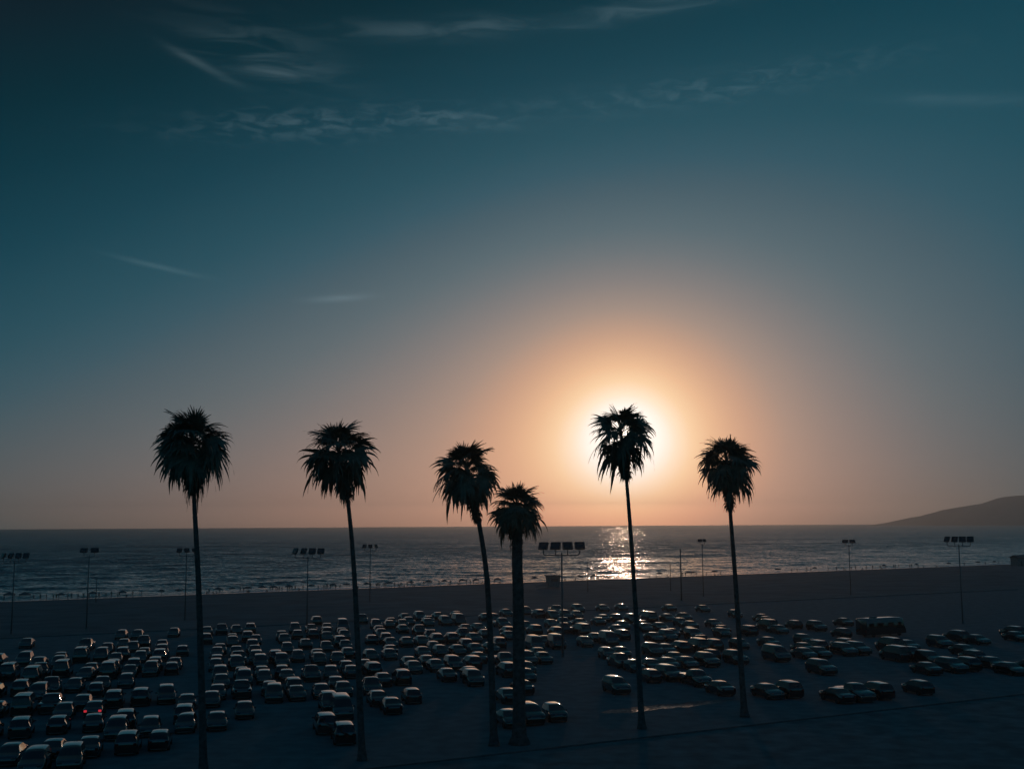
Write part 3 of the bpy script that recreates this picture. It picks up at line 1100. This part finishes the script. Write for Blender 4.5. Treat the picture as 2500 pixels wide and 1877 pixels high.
for s in (-1, 1):
    for y, w in ((-3.2, 1.1), (-1.2, 1.4), (1.2, 1.2), (3.2, 0.8)):
        MB().box((s * 1.205, y, 1.95), (0.03, w, 0.6), bev=0.01).build('side_window', M_GLASS, mh)
    for y in (-2.6, 3.2):
        obj('wheel', WHEEL, mh, (s * 1.02, y, 0.42), (0, 0, 0), (1.2, 1.25, 1.25))
    MB().box((s * 0.85, 4.66, 0.85), (0.34, 0.08, 0.2), bev=0.03).build('headlight', M_LENS, mh)
    MB().box((s * 1.0, -4.32, 1.0), (0.2, 0.08, 0.4), bev=0.03).build('tail_light', M_TAIL, mh)
MB().box((0, -1.6, 3.15), (0.9, 1.1, 0.26), bev=0.07).build('roof_air_conditioner', M_WOOD, mh)

# shallow wet gutter at the near side of the lot that catches the sun
M_WETASPH = mat('wet_gutter', (0.06, 0.06, 0.06), 0.5, spec=0.4, noise_scale=1.6, amount=0.3, bump=0.8)
_t = M_WETASPH.node_tree
_n = _t.nodes.new('ShaderNodeTexNoise')
_n.inputs['Scale'].default_value = 0.9
_n.inputs['Detail'].default_value = 5
_r = _t.nodes.new('ShaderNodeMapRange')
_r.inputs[1].default_value = 0.42
_r.inputs[2].default_value = 0.6
_r.inputs[3].default_value = 0.35
_r.inputs[4].default_value = 0.95
_t.links.new(_n.outputs[0], _r.inputs[0])
_t.links.new(_r.outputs[0], _t.nodes['Principled BSDF'].inputs['Roughness'])
vs, fs = [], []
rg = random.Random(4)
for i in range(61):
    a = 38.5 + 17.5 * i / 60
    e = min(1, i / 6, (60 - i) / 20)
    wv = (0.35 + 0.95 * e) * (1 + 0.35 * noise.noise(Vector((a * 0.9, 0, 0))))
    for q in range(9):
        p = lot(a, 101.6 + 0.6 * noise.noise(Vector((a * 0.3, 5, 0))) + wv * (q / 4 - 1))
        vs.append((p.x, p.y, 0.010 + 0.02 * noise.noise(Vector((a * 2.2, q * 1.3, 1)))))
for i in range(60):
    for q in range(8):
        k = i * 9 + q
        fs.append((k, k + 9, k + 10, k + 1))
struct(obj('wet_gutter', new_mesh('wet_gutter', vs, fs, M_WETASPH)))

# ------------------------------------------------------------------ floodlight masts
PAIRS = [206.0, 190.5, 175.0, 159.5, 144.0, 129.5, 115.5]


def mast(px, py_head, depth, heads, yaw, label, head=(1.25, 0.95), spacing=1.45, thin=0.11):
    d = ray(px, py_head)
    top = at(px, py_head, depth)
    z0 = land_z(top)
    root = obj('floodlight_mast', None, None, (top.x, top.y, z0), (0, 0, R(yaw)))
    tag(root, label, 'floodlight', 'floodlight masts between car park and sea')
    zt = top.z - z0
    bar = zt - head[1] * 0.5 - 0.75
    MB().tube([(0, 0, -0.2), (0, 0, bar * 0.5), (0, 0, bar + 0.35)], [thin * 1.25, thin, thin * 0.8], 10).build('post', M_STEEL, root, True)
    MB().lathe([(0.0, 0.0), (0.3, 0.0), (0.3, 0.06), (thin * 1.6, 0.1), (thin * 1.5, 0.5), (0, 0.5)], 12).build('base_plate', M_STEEL, root)
    xs = [(i - (heads - 1) / 2) * spacing for i in range(heads)]
    if heads > 1:
        w = xs[-1]
        r_ = 0.35
        arc = [(-w - 0.0, 0, bar + 0.75), (-w, 0, bar + r_)] + \
              [(-w + r_ - r_ * math.cos(R(t)), 0, bar + r_ - r_ * math.sin(R(t))) for t in (30, 60, 90)] + \
              [(w - r_ + r_ * math.sin(R(t)), 0, bar + r_ - r_ * math.cos(R(t))) for t in (0, 30, 60)] + [(w, 0, bar + r_), (w, 0, bar + 0.75)]
        MB().tube(arc, thin * 0.62, 8).build('crossbar', M_STEEL, root, True)
    for i, x in enumerate(xs):
        if 0 < i < heads - 1 or heads == 1:
            MB().tube([(x, 0, bar), (x, 0, bar + 0.75)], thin * 0.55, 8).build('bracket', M_STEEL, root, True)
        tw = R((-38, -24, 4, 2)[i % 4] if heads == 4 else (-20 + 40 * i))
        rt = Matrix.Rotation(tw, 3, 'Z') @ Matrix.Rotation(R(-22), 3, 'X')
        hd = MB().box((0, 0, 0), (head[0], 0.34, head[1]), rt, bev=0.09)
        hd.box(rt @ Vector((0, 0.24, 0)), (head[0] * 0.6, 0.2, head[1] * 0.55), rt, bev=0.06)
        h = hd.build('lamp_head', M_DARKMETAL, root, loc=(x, 0, zt))
        ln = MB().box(rt @ Vector((0, -0.178, 0)), (head[0] * 0.84, 0.02, head[1] * 0.8), rt)
        ln.build('lens', M_GLASS, h)
    return root


mast(1371, 1332, 165, 4, 8, 'nearest mast with four big square floodlights, beside the lifeguard tower', (1.5, 1.15), 1.75, 0.13)
mast(752, 1345, 205, 4, -12, 'four-headed floodlight mast left of the second palm trunk', (1.3, 1.1), 1.6)
mast(456, 1343, 235, 3, 15, 'faint floodlight mast just left of the first palm trunk', (1.1, 0.9), 1.45)
mast(218, 1343, 215, 2, 10, 'faint floodlight mast midway between the left edge and the first palm', (1.5, 0.9), 1.9)
mast(36, 1356, 205, 4, -5, 'dim four-headed floodlight mast at the far left edge', (1.1, 1.0), 1.4)
mast(904, 1333, 292, 3, 5, 'slim floodlight mast on the sand just right of the second palm trunk', (1.1, 1.0), 1.45)
mast(1714, 1319, 300, 2, 20, 'slim floodlight mast standing left of the rightmost palm trunk', (1.2, 0.75), 1.3)
mast(2072, 1321, 300, 2, -15, 'slim floodlight mast between the rightmost palm and the headland', (1.6, 0.9), 1.75)
mast(2340, 1316, 215, 4, -28, 'four-headed floodlight mast at the far right below the headland', (1.25, 1.1), 1.35)


def pole(px, py_top, depth, r_, label):
    top = at(px, py_top, depth)
    z0 = land_z(top)
    root = obj('pole', None, None, (top.x, top.y, z0))
    tag(root, label, 'pole', 'thin poles on the sand')
    h = top.z - z0
    MB().tube([(0, 0, -0.2), (0, 0, h * 0.6), (0, 0, h)], [r_ * 1.2, r_, r_ * 0.8], 8).build('shaft', M_STEEL, root, True)
    MB().lathe([(0, 0.16), (r_ * 1.3, 0.1), (r_ * 1.6, 0.0), (r_ * 1.3, -0.06), (0, -0.1)], 10).build('cap', M_DARKMETAL, root, True, loc=(0, 0, h))


pole(1661, 1342, 285, 0.17, 'tallest thin pole on the sand, right of the sun palm')
pole(1636, 1378, 330, 0.11, 'short thin pole just left of the tallest pole')
pole(1434, 1372, 330, 0.09, 'thin pole between the big floodlight and the sun palm')
pole(236, 1415, 312, 0.12, 'short post on the left shoreline among the people')

# ------------------------------------------------------------------ lifeguard tower
lp = at(1350, 1418, 352)
lz = land_z(lp)
lg = obj('lifeguard_tower', None, None, (lp.x, lp.y, lz), (0, 0, R(14)))
tag(lg, 'lifeguard tower with flared walls and flat overhanging roof, behind the big floodlight', 'lifeguard tower')
for sx_ in (-1, 1):
    for sy in (-1, 1):
        MB().tube([(sx_ * 1.3, sy * 1.15, -0.3), (sx_ * 1.25, sy * 1.1, 0.6)], 0.11, 8).build('leg', M_WOOD, lg)
MB().box((-0.1, 0, 0.62), (3.7, 3.2, 0.14), bev=0.02).build('deck', M_WOOD, lg)
for i, (c_, s_) in enumerate((((0, -1.35), (3.3, 0.1)), ((0, 1.35), (3.3, 0.1)))):
    for q in range(8):
        MB().box((c_[0], c_[1] + (0.06 * q * (-1 if c_[1] < 0 else 1)) * 0.45, 0.69 + 0.4 * q + 0.2), (s_[0] + q * 0.075, 0.07, 0.386)).build('wall_board', M_WOOD, lg)
for s in (-1, 1):
    for q in range(8):
        MB().box((s * (1.62 + 0.0375 * q), 0, 0.69 + 0.4 * q + 0.2), (0.07, 2.62 + q * 0.05, 0.386)).build('wall_board', M_WOOD, lg)
MB().box((0.1, -1.56, 2.65), (2.2, 0.06, 0.8), Matrix.Rotation(R(7), 3, 'X')).build('shutter', M_DARKMETAL, lg)
MB().box((0, 0, 3.95), (4.7, 4.2, 0.2), bev=0.05).build('roof', M_WOOD, lg)
MB().box((0.4, 0.3, 4.1), (0.5, 0.5, 0.25), bev=0.04).build('roof_vent', M_DARKMETAL, lg)
MB().tube([(-0.5, 0, 4.0), (-0.5, 0, 5.2)], 0.025, 6).build('aerial', M_STEEL, lg)
rp = MB().box((-3.7, 0, 0.32), (3.6, 1.3, 0.1), Matrix.Rotation(R(-9), 3, 'Y'))
rp.build('ramp', M_WOOD, lg)
for s in (-1, 1):
    rl = MB().tube([(-5.4, s * 0.65, 0.9), (-1.9, s * 0.65, 1.5)], 0.04, 6)
    for u in (0.0, 0.33, 0.66, 1.0):
        x = -5.4 + 3.5 * u
        rl.tube([(x, s * 0.65, -0.2 + 0.6 * u), (x, s * 0.65, 0.9 + 0.6 * u)], 0.035, 6)
    rl.build('ramp_rail', M_WOOD, lg)

# low beach hut cut by the right edge
hp = at(2490, 1372, 535)
hzz = land_z(hp)
hut = obj('beach_hut', None, None, (hp.x, hp.y, hzz), (0, 0, R(25)))
tag(hut, 'dark low beach hut cut off by the right edge of the picture', 'hut')
MB().box((0, 0, 1.9), (7.0, 4.5, 3.8), bev=0.05).build('wall', M_WOOD, hut)
vs = [(-4, -2.7, 3.8), (4, -2.7, 3.8), (4, 2.7, 3.8), (-4, 2.7, 3.8), (-4, 0, 5.0), (4, 0, 5.0)]
obj('roof', new_mesh('roof', vs, [(0, 1, 5, 4), (2, 3, 4, 5), (0, 4, 3), (1, 2, 5), (0, 3, 2, 1)], M_DARKMETAL, False), hut)
MB().box((-1.5, -2.28, 1.1), (1.0, 0.08, 2.2)).build('door', M_DARKMETAL, hut)
MB().box((1.5, -2.28, 2.0), (1.4, 0.06, 0.9)).build('window', M_GLASS, hut)

# ------------------------------------------------------------------ people and umbrellas at the water's edge
SKIN_CL = [mat('swim_clothes_dark', (0.06, 0.065, 0.08), 0.8, noise_scale=4.0), mat('swim_clothes_mid', (0.15, 0.12, 0.10), 0.8, noise_scale=4.0)]


def person_mesh(name, joints, edges, m):
    """one continuous body: skinned skeleton with tapering radii"""
    me_ = bpy.data.meshes.new(name)
    names = list(joints)
    me_.from_pydata([joints[k][0] for k in names], [(names.index(a), names.index(b)) for a, b in edges], [])
    o = bpy.data.objects.new(name, me_)
    COL.objects.link(o)
    o.modifiers.new('skin', 'SKIN')
    sv = me_.skin_vertices[0].data
    for i, k in enumerate(names):
        r_ = joints[k][1]
        sv[i].radius = (r_, r_) if not isinstance(r_, tuple) else r_
        sv[i].use_root = (k == 'pelvis')
    s = o.modifiers.new('sub', 'SUBSURF')
    s.levels = s.render_levels = 1
    dg = bpy.context.evaluated_depsgraph_get()
    out = bpy.data.meshes.new_from_object(o.evaluated_get(dg))
    out.name = name
    out.materials.clear()
    out.materials.append(m)
    out.shade_smooth()
    bpy.data.objects.remove(o)
    return out


E_ = [('pelvis', 'waist'), ('waist', 'chest'), ('chest', 'neck'), ('neck', 'chin'), ('chin', 'head'), ('head', 'crown'),
      ('chest', 'shl'), ('shl', 'ell'), ('ell', 'wrl'), ('wrl', 'hal'), ('chest', 'shr'), ('shr', 'elr'), ('elr', 'wrr'), ('wrr', 'har'),
      ('pelvis', 'hil'), ('hil', 'knl'), ('knl', 'anl'), ('anl', 'tol'), ('pelvis', 'hir'), ('hir', 'knr'), ('knr', 'anr'), ('anr', 'tor')]


def body(ell, wrl, elr, wrr, knl, anl, knr, anr, drop=0.0, lean=0.0):
    z = -drop
    ha = lambda e, w: tuple(w[i] + (w[i] - e[i]) * 0.42 for i in range(3))
    toe = lambda a: (a[0], a[1] - 0.17, max(0.03, a[2] - 0.06))
    return {'pelvis': ((0, 0, .95 + z), .125), 'waist': ((0, -lean * .3, 1.12 + z), .115), 'chest': ((0, -lean * .7, 1.36 + z), .135), 'neck': ((0, -lean, 1.5 + z), .055),
            'chin': ((0, -lean - .02, 1.56 + z), .07), 'head': ((0, -lean - .01, 1.65 + z), .1), 'crown': ((0, -lean, 1.745 + z), .06),
            'shl': ((.19, -lean * .8, 1.42 + z), .062), 'ell': (ell, .045), 'wrl': (wrl, .033), 'hal': (ha(ell, wrl), .03),
            'shr': ((-.19, -lean * .8, 1.42 + z), .062), 'elr': (elr, .045), 'wrr': (wrr, .033), 'har': (ha(elr, wrr), .03),
            'hil': ((.1, 0, .88 + z), .095), 'knl': (knl, .062), 'anl': (anl, .042), 'tol': (toe(anl), .035),
            'hir': ((-.1, 0, .88 + z), .095), 'knr': (knr, .062), 'anr': (anr, .042), 'tor': (toe(anr), .035)}


POSES = {
    'standing': body((.26, .03, 1.15), (.27, -.03, .9), (-.26, .03, 1.15), (-.27, -.03, .9), (.11, -.01, .5), (.12, .02, .08), (-.11, -.01, .5), (-.12, .02, .08)),
    'walking': body((.25, .16, 1.18), (.25, .06, .95), (-.25, -.14, 1.17), (-.24, -.3, 1.0), (.1, -.2, .52), (.1, -.28, .1), (-.1, .1, .5), (-.1, .38, .16), 0, .03),
    'standing with hands on hips': body((.42, .1, 1.17), (.2, -.05, 1.02), (-.42, .1, 1.17), (-.2, -.05, 1.02), (.15, -.01, .5), (.2, .02, .08), (-.15, -.01, .5), (-.2, .02, .08)),
    'standing with arm up': body((.33, -.1, 1.6), (.3, -.2, 1.82), (-.27, .03, 1.15), (-.3, 0, .9), (.12, -.02, .5), (.16, .02, .08), (-.12, -.01, .5), (-.14, .02, .08)),
    'sitting': body((.27, .12, .53), (.3, .2, .3), (-.27, .12, .53), (-.3, .2, .3), (.13, -.36, .42), (.14, -.55, .08), (-.13, -.38, .4), (-.14, -.58, .08), .76, -.06),
}
PM = {k: [person_mesh('person', v, E_, m_) for m_ in SKIN_CL] for k, v in POSES.items()}

SEG = [('left of the leftmost palm trunk', 0, 487), ('between first and second palm trunks', 487, 868), ('between second and third palm trunks', 868, 1190),
       ('between shortest palm and sun palm', 1190, 1550), ('between two rightmost palm trunks', 1550, 1798), ('right of the rightmost palm trunk', 1798, 2500)]
PEOPLE = [12, 84, 100, 132, 139, 167, 176, 192, 205, 243, 260, 273, 310, 325, 346, 395, 506, 511, 521, 529, 537, 587, 595, 652, 660, 674, 682, 689, 713, 721, 730, 740,
          791, 800, 807, 820, 919, 923, 938, 963, 974, 994, 1012, 1035, 1072, 1100, 1148, 1156, 1167, 1177, 1207, 1221, 1379, 1405, 1422, 1444, 1460, 1474, 1486, 1510, 1528,
          1586, 1604, 1630, 1666, 1700, 1725, 1760, 1934, 1947, 1981, 2023, 2080, 2090, 2107, 2132, 2154, 2164, 2196, 2223, 2243, 2289, 2357, 2408, 2440]

_rx = random.Random(31)
for lo_, hi_, n_ in ((112, 350, 14), (495, 1010, 26), (1090, 1235, 8), (1375, 1540, 8), (1570, 1760, 6), (1900, 2260, 12)):
    for _ in range(n_):
        q_ = round(_rx.uniform(lo_, hi_), 1)
        if all(abs(q_ - x_) > 3.5 for x_ in PEOPLE):
            PEOPLE.append(q_)
PEOPLE.sort()


def shore_point(px, back):
    """ground point at a picture column, `back` metres short of the water line"""
    d = ray(px, 1420)
    h = Vector((d.x, d.y, 0)).normalized()
    t = (SHORE - back) / h.dot(CN)
    p = h * t
    return Vector((p.x, p.y, land_z(p)))


rp_ = random.Random(9)
cnt = {}
kinds = list(POSES)
for px in PEOPLE:
    pose = rp_.choices(kinds, [40, 22, 10, 5, 23])[0]
    back = rp_.uniform(0.5, 6.0) if pose != 'sitting' else rp_.uniform(3, 8)
    p = shore_point(px, back)
    seg = next(s for s in SEG if s[1] <= px < s[2])
    cnt[seg[0]] = cnt.get(seg[0], 0) + 1
    h_ = rp_.uniform(0.9, 1.08)
    o = obj('person', PM[pose][rp_.randrange(2)], None, (p.x, p.y, p.z - 0.02), (0, 0, rp_.uniform(0, 6.28)), (h_, h_, h_))
    tag(o, 'dark figure %s by the water, %s %s' % (pose.replace('standing with ', 'with '), ordinal(cnt[seg[0]]), seg[0]), 'person', "people along the water's edge")

M_CANOPY = mat('umbrella_cloth', (0.10, 0.09, 0.09), 0.85, noise_scale=3.0)
UMB = [(150, 9), (228, 7), (300, 9), (395, 10), (435, 11), (533, 8), (567, 10), (605, 9), (640, 8), (668, 10), (705, 8), (760, 9), (812, 8), (846, 10), (895, 8), (950, 9), (1003, 8),
       (1046, 10), (1085, 9), (1128, 8), (1162, 9), (1215, 10), (1305, 9), (1415, 10), (1450, 8), (1610, 9), (1681, 9), (1693, 9), (1745, 9), (1900, 9), (1990, 9), (2160, 9), (2240, 10), (2319, 10), (2390, 9), (2430, 10)]
ru_ = random.Random(12)
for ui, (px, back) in enumerate(UMB):
    w = ru_.uniform(1.05, 1.5)
    label = 'dark beach umbrella on the shoreline, %s umbrella from the left' % ordinal(ui + 1)
    p = shore_point(px, back)
    u_ = obj('beach_umbrella', None, None, p)
    tag(u_, label, 'umbrella', 'beach umbrellas on the sand')
    MB().tube([(0, 0, -0.2), (0, 0, 2.0)], 0.025, 6).build('pole', M_STEEL, u_)
    n = 8
    prof_ = [(0.02, 2.05), (w * 0.35, 1.96), (w * 0.7, 1.76), (w * 0.95, 1.5), (w, 1.38)]
    MB().lathe(prof_, n).build('canopy', M_CANOPY, u_)
for px, back, label in ((24, 10, 'pop-up canopy tent nearest the left edge of the beach'), (62, 16, 'second pop-up canopy tent from the left edge of the beach')):
    p = shore_point(px, back)
    c_ = obj('canopy_tent', None, None, p, (0, 0, R(20)))
    tag(c_, label, 'tent', 'canopy tents on the beach')
    for sx_ in (-1, 1):
        for sy in (-1, 1):
            MB().tube([(sx_ * 1.4, sy * 1.4, -0.1), (sx_ * 1.4, sy * 1.4, 2.1)], 0.03, 6).build('leg', M_STEEL, c_)
    vs = [(-1.5, -1.5, 1.85), (1.5, -1.5, 1.85), (1.5, 1.5, 1.85), (-1.5, 1.5, 1.85), (-1.5, -1.5, 2.1), (1.5, -1.5, 2.1), (1.5, 1.5, 2.1), (-1.5, 1.5, 2.1), (0, 0, 2.8)]
    obj('roof', new_mesh('roof', vs, [(0, 1, 5, 4), (1, 2, 6, 5), (2, 3, 7, 6), (3, 0, 4, 7), (4, 5, 8), (5, 6, 8), (6, 7, 8), (7, 4, 8)], M_CANOPY, False), c_)
